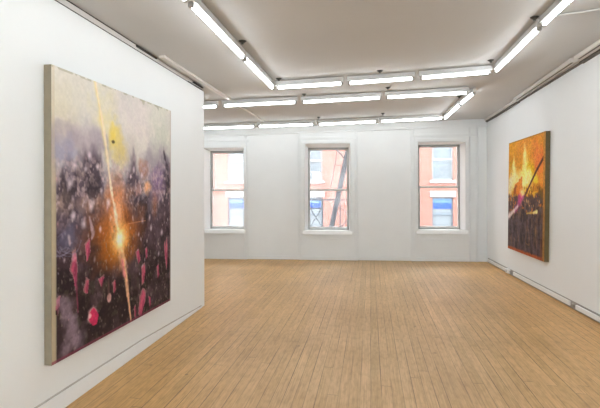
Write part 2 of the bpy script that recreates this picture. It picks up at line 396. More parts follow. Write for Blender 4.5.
# ------------------------------------------------------------------ windows
def make_window(i, w):
    cx, cy, _ = BK((w['uL'] + w['uR']) / 2, 0, 0)
    root = empty('window_%d' % (i + 1), (cx, cy, w['zB']), kind='structure')
    uL, uR, sL, sR, zB, zT, sT, zM = (w[k] for k in ('uL', 'uR', 'sL', 'sR', 'zB', 'zT', 'sT', 'zM'))
    D = .20
    b = MB(BK)                                         # splayed jamb linings and head
    e = .02
    b.hexa([(uL - e, -.03, zB), (uL, -.03, zB), (sL, D, zB), (uL - e, D, zB), (uL - e, -.03, zT), (uL, -.03, zT), (sL, D, zT), (uL - e, D, zT)])
    b.hexa([(uR, -.03, zB), (uR + e, -.03, zB), (uR + e, D, zB), (sR, D, zB), (uR, -.03, zT), (uR + e, -.03, zT), (uR + e, D, zT), (sR, D, zT)])
    b.hexa([(uL, -.03, zT), (uR, -.03, zT), (uR, D, sT), (uL, D, sT), (uL, -.03, zT + e), (uR, -.03, zT + e), (uR, D, zT + e), (uL, D, zT + e)])
    b.build('jamb', M_trim, root)
    b = MB(BK)                                         # grey outer frame
    fw = .022
    b.box(sL - .08, sL + fw, D, D + .12, zB - .02, zT + e); b.box(sR - fw, sR + .08, D, D + .12, zB - .02, zT + e)
    b.box(sL, sR, D, D + .12, sT - .03, zT + e); b.box(sL, sR, D, D + .12, zB - .06, zB + .012)
    b.build('frame', M_grey, root)
    for nm, z0, z1, o0 in (('upper_sash', zM - .018, sT - .03, D + .065), ('lower_sash', zB + .012, zM + .018, D + .015)):
        b = MB(BK); q = .03; u0, u1 = sL + fw, sR - fw
        low = nm == 'lower_sash'
        b.box(u0, u0 + q * .6, o0, o0 + .04, z0, z1); b.box(u1 - q * .6, u1, o0, o0 + .04, z0, z1)
        b.box(u0, u1, o0, o0 + .04, z1 - (.046 if low else .02), z1, .003)
        b.box(u0, u1, o0, o0 + .04, z0, z0 + (.045 if low else .03), .003)
        s = b.build(nm, M_rail, root)
        g = MB(BK); g.box(u0 + .01, u1 - .01, o0 + .017, o0 + .021, z0 + .01, z1 - .01)
        g.build('glass_pane', M_glass[i], s)
    b = MB(BK); b.box(sL + .03, sR - .03, D + .0, D + .014, zB + .012, zB + .055, .002)   # grey lift rail of the lower sash
    b.build('lift_rail', M_rail, root)
    b = MB(BK); b.hexa([(uL - .045, -.085, zB - .075), (uR + .045, -.085, zB - .075), (uR + .045, -.03, zB - .075), (uL - .045, -.03, zB - .075), (uL - .045, -.055, zB - .012), (uR + .045, -.055, zB - .012), (uR + .045, -.03, zB), (uL - .045, -.03, zB)]); b.box(uL, uR, -.05, D, zB - .03, zB - .0005)
    b.build('stool', M_trim, root)
    if i > 0:
        b = MB(BK); b.box(uL + .05, uR - .06, -.042, -.03, .468, zB - .076, .003); b.box(uL + .05, uR - .06, -.062, -.03, .452, .468, .003)
        b.build('apron', M_back, root)
    b = MB(BK); r = .075                               # raised architrave
    b.box(uL - r, uL - .012, -.044, -.03, zB, zT + r, .004); b.box(uR + .012, uR + min(r, .069), -.044, -.03, zB, zT + r, .004)
    b.box(uL - r, uR + min(r, .069), -.046, -.03, zT + .012, zT + r, .004)
    b.build('architrave', M_back, root)
    return root
for i, w in enumerate(WIN): make_window(i, w)

# ------------------------------------------------------------------ fluorescent strip lights
def light(A, B, label, group, brackets=()):
    """A, B are (x, y) of the tube ends; it hangs under the sloping ceiling"""
    a = Vector((A[0], A[1], ceilz(*A) - .09)); c = Vector((B[0], B[1], ceilz(*B) - .09))
    mid = (a + c) / 2; ax = (c - a); L = ax.length; ax.normalize()
    side = ax.cross(Vector((0, 0, 1))).normalized(); up = side.cross(ax).normalized()
    def fr(x, y, z): return tuple(mid + ax * x + side * y + up * z)
    root = empty('fluorescent_ceiling_light', fr(0, 0, .085), label, 'ceiling light', group)
    h = L / 2
    b = MB(fr); b.box(-h - .014, h + .014, -.032, .032, .0175, .040, .004); b.box(-h - .014, h + .014, -.022, .022, .040, .082, .004); b.build('housing', M_house, root)
    b = MB(fr); b.cyl((-h + .03, 0, 0), (h - .03, 0, 0), .0165, 16)
    t = b.build('tube', M_tube, root, smooth=False)
    for s in (-1, 1):
        b = MB(fr); b.box(s * h - .028 if s > 0 else -h, h if s > 0 else -h + .028, -.02, .02, -.02, .024, .004)
        b.build('lamp_holder', M_holder, root)
    for (x, y) in brackets:
        zc = ceilz(x, y) + bumpy(x, y)
        b = MB(); b.cyl((x, y, zc - .004), (x, y, zc - .018), .038, 14, .018); b.cyl((x, y, zc - .032), (x, y, zc - .016), .012, 8)
        b.box(min(x, x + (mid.x - x) * .0), x + .001, y - .004, y + .004, zc - .032, zc - .012)
        b.build('mounting_bracket', M_bracket, root)
    return root
G = 'fluorescent strips under the ceiling'
light((-1.232, 2.80), (-1.230, 4.03), 'long white fluorescent strip above the large left painting, running towards the viewer', G, [(-1.17, 3.83)])
light((-1.229, 4.08), (-1.219, 5.27), 'white strip of the left run that meets the nearest crosswise row at its left corner', G, [(-1.12, 5.20)])
light((-1.17, 5.28), (-.331, 5.37), 'leftmost of three short strips in the crosswise row nearest the viewer', G)
light((-.268, 5.376), (.545, 5.44), 'middle of three short strips in the crosswise row nearest the viewer', G, [(.124, 5.25)])
light((.617, 5.439), (1.45, 5.461), 'rightmost of three short strips in the crosswise row nearest the viewer', G)
light((-3.43, 5.94), (-2.23, 6.05), 'strip of the middle crosswise row mostly hidden behind the end of the left wall', G)
light((-2.15, 6.044), (-1.065, 6.20), 'first whole strip from the left in the middle crosswise row', G, [(-.937, 6.09)])
light((-.991, 6.229), (.164, 6.341), 'second whole strip from the left in the middle crosswise row', G, [(.254, 6.10)])
light((.237, 6.354), (1.40, 6.45), 'right end strip of the middle crosswise row', G)
light((-3.42, 7.97), (-2.235, 8.13), 'leftmost strip of the crosswise row nearest the windows, cut off by the left wall', G)
light((-2.173, 8.132), (-1.078, 8.265), 'second strip from the left in the row nearest the windows', G, [(-.95, 8.0)])
light((-1.003, 8.298), (.139, 8.35), 'third strip from the left in the row nearest the windows', G, [(.242, 8.0)])
light((.196, 8.346), (1.36, 8.385), 'right end strip of the row nearest the windows', G)
light((1.505, 5.44), (1.520, 4.15), 'white strip of the right run meeting the nearest crosswise row at its right corner', G, [(1.40, 5.27)])
light((1.522, 4.07), (1.530, 2.87), 'strip of the right run cut off by the top edge of the view', G, [(1.46, 4.10)])
light((1.410, 8.395), (1.447, 7.227), 'lengthwise strip at the far right that meets the row nearest the windows', G)
light((1.449, 7.16), (1.50, 6.50), 'short lengthwise strip at the far right joining the middle crosswise row', G, [(1.39, 7.0)])
HID = 'added unseen fluorescent strips behind the left wall'  # unseen strips added to brighten the floor at far left
light((-4.45, 5.86), (-3.48, 5.935), 'unseen strip added to the middle crosswise row behind the left wall', HID)
light((-4.45, 7.90), (-3.47, 7.965), 'unseen strip added to the row nearest the windows, behind the left wall', HID)
light((-3.3, 5.5), (-3.3, 4.3), 'unseen lengthwise strip added behind the left wall', HID)
light((-3.3, 4.2), (-3.3, 3.0), 'unseen lengthwise strip added behind the left wall', HID)
# both runs continued unseen over the viewer's head, added for light
OFF = 'added unseen fluorescent strips over the viewer'
for k in range(4):
    light((-1.234, 2.74 - 1.27 * k), (-1.234, 1.54 - 1.27 * k), 'unseen strip added to the left run over the viewer', OFF)
    light((1.532, 2.79 - 1.27 * k), (1.532, 1.59 - 1.27 * k), 'unseen strip added to the right run over the viewer', OFF)

# ------------------------------------------------------------------ ceiling raceways and wire
def rail(pts, w, h, label, cat, name='ceiling_raceway', holder=None):
    x0, y0 = pts[0]; root = empty(name, (x0, y0, ceilz(x0, y0) - h), label, cat)
    b = MB()
    for (p, q) in zip(pts[:-1], pts[1:]):
        n = max(1, int(abs(q[1] - p[1]) / .5))
        for k in range(n):
            ax_, ay = p[0] + (q[0] - p[0]) * k / n, p[1] + (q[1] - p[1]) * k / n
            bx, by = p[0] + (q[0] - p[0]) * (k + 1) / n, p[1] + (q[1] - p[1]) * (k + 1) / n
            za, zb = ceilz(ax_, ay), ceilz(bx, by)
            b.hexa([(ax_ - w, ay, za - h), (ax_ + w, ay, za - h), (bx + w, by, zb - h), (bx - w, by, zb - h),
                    (ax_ - w, ay, za - .004), (ax_ + w, ay, za + .006), (bx + w, by, zb - .004), (bx - w, by, zb - .004)])
    b.build('channel', M_track, root)
    if w > .03:  # dark strip drawn as the shadow line under the channel
        b = MB()
        for (p, q) in zip(pts[:-1], pts[1:]):
            za, zb = ceilz(*p), ceilz(*q)
            n = 8
            for k in range(n):
                ax_, ay = p[0] + (q[0] - p[0]) * k / n, p[1] + (q[1] - p[1]) * k / n
                bx, by = p[0] + (q[0] - p[0]) * (k + 1) / n, p[1] + (q[1] - p[1]) * (k + 1) / n
                za, zb = ceilz(ax_, ay) - h, ceilz(bx, by) - h
                b.hexa([(ax_ - .012, ay, za - .002), (ax_ + .012, ay, za - .002), (bx + .012, by, zb - .002), (bx - .012, by, zb - .002),
                        (ax_ - .012, ay, za + .01), (ax_ + .012, ay, za + .01), (bx + .012, by, zb + .01), (bx - .012, by, zb + .01)])
        b.build('shadow_line', M_brown, root)
    for s, (x, y) in ((1, pts[0]), (-1, pts[-1])):
        b = MB(); z = ceilz(x, y); b.box(x - w - .004, x + w + .004, y - .015, y + .015, z - h - .004, z - .001, .003)
        b.build('end_cap', M_track, root)
    return root
rail([(-2.035, 3.95), (-2.035, 5.98)], .028, .026, 'pale raceway on the ceiling just above the end of the left wall', 'raceway')
rail([(-2.04, 6.55), (-2.04, 7.98)], .014, .018, 'thin pale ceiling conduit at left in front of the row nearest the windows', 'conduit', 'ceiling_conduit')
rail([(2.46, 3.2), (2.40, 5.42)], .036, .045, 'nearer length of pale raceway on the ceiling along the right wall', 'raceway')
rail([(2.385, 5.50), (2.352, 7.40)], .036, .045, 'farther length of pale raceway on the ceiling along the right wall, towards the windows', 'raceway')
b = MB()
pp = [(1.56, 4.10), (1.80, 4.09), (2.05, 4.07), (2.33, 4.05)]
for p, q in zip(pp[:-1], pp[1:]): b.cyl((p[0], p[1], ceilz(*p) - .010), (q[0], q[1], ceilz(*q) - .010), .009, 8)
tag(b.build('ceiling_wire', M_house), 'thin white wire across the ceiling from the right lights to the right wall', 'wire')

# ------------------------------------------------------------------ fittings at the foot of the right wall
b0 = empty('outlet_box', RT(7.98, 0, 0), 'small white outlet box at the foot of the right wall below the orange painting', 'outlet')
b = MB(RT); b.box(7.93, 8.04, .008, .06, .02, .095, .006); b.build('box_body', M_trim, b0)
b = MB(RT); b.box(7.955, 8.015, .06, .064, .035, .08, .002); b.build('cover_plate', M_house, b0)
b = MB(RT); b.box(7.85, 7.895, .008, .034, .03, .08, .005); b.box(7.895, 7.93, .015, .028, .045, .06)
tag(b.build('plug_adapter', M_holder), 'grey plug beside the white outlet box at the foot of the right wall', 'plug')
b = MB(RT); b.box(5.75, 5.81, .008, .028, .026, .066, .005); b.box(5.77, 5.79, .028, .033, .035, .056, .002)
tag(b.build('cable_clip', M_holder), 'grey cable clip at a break in the right baseboard, nearest the viewer', 'clip')

# ------------------------------------------------------------------ paintings
def srgb(c):
    c = np.asarray(c, float) / 255.0
    return np.where(c <= .04045, c / 12.92, ((c + .055) / 1.055) ** 2.4)
class Canvas:
    def __init__(s, nx, ny, asp, seed):
        s.nx, s.ny, s.asp = nx, ny, asp
        s.S, s.T = np.meshgrid(np.linspace(0, 1, nx), np.linspace(0, 1, ny))
        s.img = np.zeros((ny, nx, 3)); s.rng = np.random.RandomState(seed)
    def noise(s, fx, fy, oct=4, seed=0):
        r = np.random.RandomState(seed); out = np.zeros_like(s.S); amp = 1; tot = 0
        for o in range(oct):
            gx, gy = int(fx * 2 ** o) + 2, int(fy * 2 ** o) + 2
            g = r.rand(gy + 1, gx + 1)
            x = s.S * fx * 2 ** o; y = s.T * fy * 2 ** o
            xi = np.minimum(x.astype(int), gx - 1); yi = np.minimum(y.astype(int), gy - 1)
            u = x - xi; v = y - yi; u = u * u * (3 - 2 * u); v = v * v * (3 - 2 * v)
            out += amp * ((g[yi, xi] * (1 - u) + g[yi, xi + 1] * u) * (1 - v) + (g[yi + 1, xi] * (1 - u) + g[yi + 1, xi + 1] * u) * v)
            tot += amp; amp *= .55
        return out / tot
    def mix(s, mask, col):
        m = np.clip(mask, 0, 1)[..., None]; s.img = s.img * (1 - m) + np.asarray(col, float) * m
    def add(s, mask, col):
        s.img = s.img + np.clip(mask, 0, 1)[..., None] * np.asarray(col, float)
    def blob(s, cs, ct, rs, rt, col, a=1.0, p=1.0, rough=.0, seed=1, ang=0):
        ds, dt = s.S - cs, (s.T - ct)
        if ang:
            ca, sa = math.cos(ang), math.sin(ang); ds, dt = ds * ca + dt * sa, -ds * sa + dt * ca
        d = np.sqrt((ds / rs) ** 2 + (dt / rt) ** 2)
        if rough: d = d + rough * (s.noise(14, 14, 4, seed) - .5) * 2
        s.mix(a * np.clip(1.4 * (1 - d), 0, 1) ** p, col)
    def spot(s, cs, ct, rs, rt, col, a=1.0, rough=.0, seed=1, ang=0, soft=.35):
        ds, dt = s.S - cs, (s.T - ct)
        if ang:
            ca, sa = math.cos(ang), math.sin(ang); ds, dt = ds * ca + dt * sa, -ds * sa + dt * ca
        d = np.sqrt((ds / rs) ** 2 + (dt / rt) ** 2)
        if rough: d = d + rough * (s.noise(26, 26, 3, seed) - .5) * 2
        s.mix(a * np.clip((1 - d) / soft, 0, 1), col)
    def poly(s, pts, col, a=1.0, rough=.0, seed=1):
        x = s.S + rough * (s.noise(30, 30, 3, seed) - .5); y = s.T + rough * (s.noise(30, 30, 3, seed + 9) - .5)
        ins = np.zeros(s.S.shape, bool); n = len(pts)
        for i in range(n):
            x0, y0 = pts[i]; x1, y1 = pts[(i + 1) % n]
            if y0 == y1: continue
            c = ((y0 > y) != (y1 > y)) & (x < (x1 - x0) * (y - y0) / (y1 - y0) + x0); ins ^= c
        s.mix(ins * a, col)
    def stroke(s, pts, col, a=1.0, soft=.4, rough=0.0, seed=3):
        """pts: (s, t, half width)"""
        best = np.full(s.S.shape, 9.0)
        for (a0, a1) in zip(pts[:-1], pts[1:]):
            dx, dy = a1[0] - a0[0], a1[1] - a0[1]; L2 = dx * dx + dy * dy
            k = np.clip(((s.S - a0[0]) * dx + (s.T - a0[1]) * dy) / L2, 0, 1)
            w = a0[2] + (a1[2] - a0[2]) * k
            d = np.hypot(s.S - a0[0] - k * dx, s.T - a0[1] - k * dy) / w
            best = np.minimum(best, d)
        if rough: best = best + rough * (s.noise(40, 40, 3, seed) - .5) * 2
        s.mix(a * np.clip((1 - best) / soft, 0, 1), col)
def step(x, a, b): 
    t = np.clip((x - a) / (b - a), 0, 1); return t * t * (3 - 2 * t)

def paint_left():
    c = Canvas(260, 330, 1, 5); S, T = c.S, c.T
    n1 = c.noise(5, 5, 5, 11); n2 = c.noise(12, 12, 5, 12); n3 = c.noise(40, 40, 3, 13); n4 = c.noise(3, 9, 5, 14); n5 = c.noise(22, 22, 4, 16); n6 = c.noise(60, 50, 2, 17)
    c.img[:] = (206, 201, 192)
    c.mix(.8 * step(n1, .45, .65), (192, 187, 182))
    c.blob(.62, .12, .25, .16, (208, 197, 194), .8, 1, .5, 2)
    c.blob(.88, .14, .18, .2, (190, 190, 176), .8, 1, .5, 3)
    c.blob(.12, .07, .2, .10, (206, 199, 184), .6, 1, .5, 4)
    c.blob(.06, .16, .09, .14, (208, 197, 170), .5, 1, .6, 5)
    c.blob(.35, .12, .12, .14, (218, 207, 168), .7, 1, .6, 6)
    c.mix(.35 * step(n5, .55, .68) * (1 - step(T, .2, .3)), (216, 208, 198))
    c.blob(.18, .235, .20, .075, (178, 165, 172), .8, 1, .7, 7)
    # purple mist over the middle
    c.mix(step(T + .32 * (n1 - .5) + .10 * (n5 - .5), .22, .36) * .8, (148, 136, 146))
    c.blob(.07, .295, .13, .065, (144, 141, 168), .7, 1, .7, 8)
    c.blob(.55, .27, .10, .10, (186, 174, 170), .6, 1, .6, 9)
    c.blob(.42, .20, .10, .09, (216, 196, 112), .85, 1, .8, 10)
    c.blob(.39, .20, .05, .06, (226, 200, 84), .8, 1, .8, 81)
    c.blob(.45, .26, .08, .09, (206, 186, 122), .7, 1, .7, 11)
    # dark wood masses with broken tops
    def mass(prof, col, a, rg, seed):
        xs, ys = zip(*prof)
        top = np.interp(S, xs, ys) + rg * (c.noise(9, 7, 5, seed) - .5) + rg * .8 * (c.noise(26, 16, 3, seed + 50) - .5)
        m = step(T, top - .03, top + .07) * (.55 + .9 * (c.noise(18, 18, 4, seed + 3) - .25))
        c.mix(np.clip(m, 0, 1) * a, col)
    mass([(0, .40), (.05, .35), (.10, .32), (.16, .295), (.21, .25), (.26, .225), (.30, .27), (.33, .36), (.40, .50), (.47, .45), (.50, .34), (.54, .28), (.58, .25), (.61, .30), (.66, .38), (.75, .38), (.80, .33), (.86, .28), (.91, .23), (.95, .26), (1, .31)], (92, 78, 92), .85, .14, 21)
    mass([(0, .44), (.06, .36), (.12, .34), (.18, .31), (.24, .255), (.28, .29), (.32, .42), (.40, .6), (.48, .52), (.53, .34), (.58, .28), (.60, .36), (.66, .43), (.75, .46), (.85, .46), (.93, .28), (.97, .30), (1, .36)], (58, 47, 56), .85, .15, 22)
    c.blob(.85, .36, .10, .12, (136, 110, 142), .85, 1, .6, 23)
    c.blob(.80, .44, .08, .08, (126, 102, 122), .6, 1, .6, 24)
    c.stroke([(.91, .23, .014), (.955, .30, .022), (.975, .42, .018)], (58, 48, 58), .75, .8, .9, 84)
    # warm band of blossoms
    for (cs, ct, rs, rt, col, a) in ((.73, .40, .055, .035, (222, 164, 118), .9), (.50, .43, .12, .04, (210, 156, 126), .8), (.25, .46, .14, .04, (172, 140, 130), .6), (.07, .46, .08, .04, (170, 146, 136), .75),
                                     (.68, .33, .06, .06, (164, 116, 98), .75), (.87, .43, .11, .025, (186, 152, 156), .7), (.62, .42, .06, .03, (196, 150, 140), .7), (.42, .455, .06, .03, (206, 150, 120), .7), (.36, .44, .05, .02, (180, 140, 124), .7)):
        c.blob(cs, ct, rs, rt, col, a, 1, 1.0, int(cs * 100))
    c.mix(step(n3, .54, .70) * step(T, .24, .32) * (1 - step(T, .5, .62)) * .5, (184, 162, 166))
    c.mix(step(n6, .56, .72) * step(T, .28, .34) * (1 - step(T, .46, .54)) * .45, (206, 182, 176))
    # dark ground
    c.mix(step(T + .16 * (n1 - .5) + .1 * (n5 - .5), .47, .62) * .8, (66, 48, 54))
    c.mix(step(T + .14 * (n4 - .5), .62, .82) * .82, (40, 29, 29))
    c.mix(step(n2, .52, .66) * step(T, .48, .58) * (1 - .4 * step(T, .75, .9)) * .5, (98, 80, 88))
    c.mix(step(.46 - n2, 0, .08) * step(T, .3, .45) * .55, (36, 27, 31))
    c.mix(step(n5, .58, .70) * step(T, .45, .55) * .35, (120, 98, 104))
    # orange glow
    for (cs, ct, rs, rt, col, a, p) in ((.43, .60, .29, .18, (138, 78, 42), .95, 1.0), (.42, .50, .13, .17, (184, 114, 74), .85, 1), (.44, .62, .19, .14, (178, 100, 38), .95, 1), (.43, .53, .07, .12, (226, 160, 116), .85, 1),
                                        (.38, .68, .11, .08, (150, 84, 24), .85, 1), (.455, .625, .10, .09, (226, 150, 72), .95, 1), (.80, .50, .05, .07, (170, 112, 88), .7, 1)):
        c.blob(cs, ct, rs, rt, col, a, p, .35, int(ct * 90))
    c.mix(step(n5, .56, .70) * step(T, .50, .56) * (1 - step(T, .70, .76)) * np.exp(-((S - .43) / .22) ** 2) * .5, (70, 40, 28))
    # flecks in the dark ground
    c.mix(step(n3, .60, .72) * step(T, .64, .74) * .45, (78, 74, 60))
    c.mix(step(c.noise(90, 60, 2, 31), .70, .82) * step(T, .55, .65) * .55, (140, 126, 116))
    # streak of light, top to bottom
    c.stroke([(.262, .0, .010), (.295, .10, .016), (.322, .18, .018), (.355, .30, .016)], (224, 204, 140), .75, .9, .6)
    c.stroke([(.270, .01, .006), (.30, .10, .007), (.328, .18, .009), (.357, .30, .010), (.380, .40, .012), (.418, .52, .015), (.448, .61, .018)], (232, 212, 186), .92, .7, .6, 4)
    c.stroke([(.455, .64, .030), (.485, .74, .036), (.51, .80, .024), (.556, 1.0, .006)], (190, 134, 112), .85, .6, .6, 5)
    c.stroke([(.47, .66, .012), (.50, .76, .018), (.556, 1.0, .005)], (222, 178, 136), .8, .7, .5, 6)
    c.stroke([(.475, .72, .014), (.50, .79, .012)], (214, 122, 130), .75, .6, .5, 7)
    # burst
    d = np.hypot(S - .453, (T - .625) * 1.0)
    c.mix(np.exp(-(d / .060) ** 2) * .9, (248, 200, 118)); c.mix(np.exp(-(d / .028) ** 2) * 1.2, (255, 250, 226))
    c.mix(np.exp(-(np.abs(T - .625) / .004)) * np.exp(-(np.abs(S - .453) / .07)) * .5, (255, 226, 160))
    c.mix(np.exp(-(np.abs(S - .453) / .005)) * np.exp(-(np.abs(T - .625) / .06)) * .6, (255, 226, 160))
    c.stroke([(.53, .565, .003), (.70, .562, .003)], (206, 138, 96), .7, .7)
    # pink petals and shards
    P = (180, 76, 104); k = 0
    for pts in ([(.108, .70), (.122, .645), (.138, .64), (.145, .70), (.138, .77), (.122, .72)], [(.20, .62), (.226, .605), (.232, .65), (.208, .685)], [(.19, .785), (.205, .75), (.222, .76), (.212, .805), (.196, .80)],
                [(.29, .768), (.332, .757), (.31, .797)], [(.605, .70), (.630, .69), (.645, .74), (.628, .755)], [(.662, .775), (.69, .765), (.695, .80), (.683, .85), (.668, .855)],
                [(.635, .98), (.648, .91), (.672, .88), (.70, .90), (.694, .94), (.675, .965), (.655, .995)], [(.738, .925), (.752, .935), (.758, .965), (.745, .975)],
                [(.935, .72), (.952, .67), (.958, .74), (.950, .83), (.938, .79)], [(.588, .945), (.598, .935), (.602, .985), (.592, .99)], [(.832, .80), (.847, .79), (.852, .84), (.837, .855)],
                [(.02, .79), (.045, .78), (.042, .815), (.02, .825)], [(.922, .70), (.932, .68), (.936, .78), (.926, .77)], [(.70, .70), (.715, .69), (.72, .73), (.705, .74)], [(.40, .80), (.415, .79), (.42, .83), (.405, .84)]):
        k += 1; mx_, my_ = np.mean([q[0] for q in pts]), np.mean([q[1] for q in pts])
        c.poly([(mx_ + (x - mx_) * 1.35 - .003, my_ + (y - my_) * 1.12 - .003) for x, y in pts], (170, 118, 122), .75, .012, 41 + k)
        c.poly(pts, P if k % 3 else (178, 84, 104), .92, .012, 42 + k)
        c.spot(mx_ + .004, my_ + .01, .008, .03, (110, 36, 60), .5, .5, k, .2)
    c.spot(.25, .893, .050, .040, (196, 146, 146), .9, .6, 43, .4); c.poly([(.222, .91), (.232, .875), (.255, .865), (.29, .905), (.275, .935), (.245, .93)], (190, 46, 86), .95, .015, 44); c.spot(.228, .893, .013, .012, (226, 186, 186), .85, .3)
    c.stroke([(.135, .70, .010), (.15, .86, .004)], (130, 52, 78), .7, .6, .6, 8)
    c.spot(.365, .855, .020, .022, (220, 172, 168), .85, .4, 45); c.stroke([(.36, .78, .01), (.365, .85, .012)], (130, 96, 90), .5, .9, .5, 85)
    c.spot(.13, .655, .02, .02, (206, 160, 172), .5, .4, 46)
    # smoke and swirl
    for (cs, ct, rs, rt) in ((.05, .80, .06, .035), (.08, .84, .05, .04), (.11, .88, .05, .04), (.13, .91, .05, .04), (.14, .95, .06, .04), (.08, .97, .05, .03), (.06, .82, .03, .02), (.10, .92, .06, .05)):
        c.blob(cs, ct, rs, rt, (152, 132, 148), .6, 1, .9, int(ct * 300))
    c.blob(.085, .58, .07, .05, (98, 98, 126), .6, 1, .9, 55)
    r = np.random.RandomState(8)
    for k in range(9):
        a0 = 2.5 * r.rand(); r0 = .02 + .05 * r.rand(); ex = .8 + .8 * r.rand()
        pts = [(.085 + .02 * r.rand() * 0 + r0 * ex * math.cos(a), .595 + r0 * .8 * math.sin(a) + .01 * math.sin(3 * a + k), .003) for a in np.linspace(a0, a0 + 1.8, 8)]
        c.stroke(pts, (146, 144, 170), .45, .9, .6, 50 + k)
    # falling pale flecks
    r = np.random.RandomState(77)
    for k in range(150):
        cs = r.rand(); ct = .27 + .62 * r.beta(1.3, 2.0); q = .004 + .010 * r.rand() ** 2
        col = [(214, 198, 200), (196, 178, 190), (220, 200, 186), (190, 146, 150)][r.randint(4)]
        c.spot(cs, ct, q * .8, q * 1.3, col, .30 + .4 * r.rand(), .5, k, r.rand() - .5, .9)
    for (cs, ct, q) in ((.12, .51, .017), (.669, .563, .022), (.744, .549, .015), (.885, .633, .018), (.847, .736, .016), (.627, .62, .013), (.224, .286, .017), (.19, .545, .02), (.13, .33, .02), (.20, .34, .012), (.24, .48, .022), (.36, .47, .02), (.10, .395, .02), (.66, .35, .012), (.76, .60, .015), (.58, .33, .014), (.07, .66, .012), (.30, .57, .014), (.28, .33, .014), (.55, .36, .012), (.31, .42, .016)):
        c.spot(cs, ct, q, q * 1.3, (216, 198, 206), .8, .5, 60, .2, .9)
    c.stroke([(.225, .52, .008), (.25, .585, .014), (.24, .60, .010)], (182, 156, 164), .75, .6, .5, 61)
    c.spot(.399, .22, .012, .007, (84, 72, 40), .85, .5, 62)
    # paint grain, coarser in the dark
    c.img *= (1 + (.04 + .12 * step(T, .25, .4)) * (c.noise(90, 100, 3, 91) - .5) * 2)[..., None]
    # bare tan strip at the near side, crimson line at the bottom
    edge = (S < .024 + .008 * (n4 - .5)); c.mix(edge * step(T, .2, .5) * .9, (168, 156, 130)); c.mix((S < .016) * .4, (190, 174, 148))
    c.mix((T > .990) * .6, (132, 58, 80)); c.mix((S > .988) * .5, (168, 144, 136))
    c.mix((T < .008) * (n3 > .5) * .5, (150, 144, 120))
    c.poly([(.80, 0), (.86, 0), (.84, .03)], (154, 150, 132), .6, .03, 71); c.poly([(.64, 0), (.70, 0), (.67, .025)], (164, 160, 138), .6, .03, 72)
    return np.clip(c.img, 0, 255)

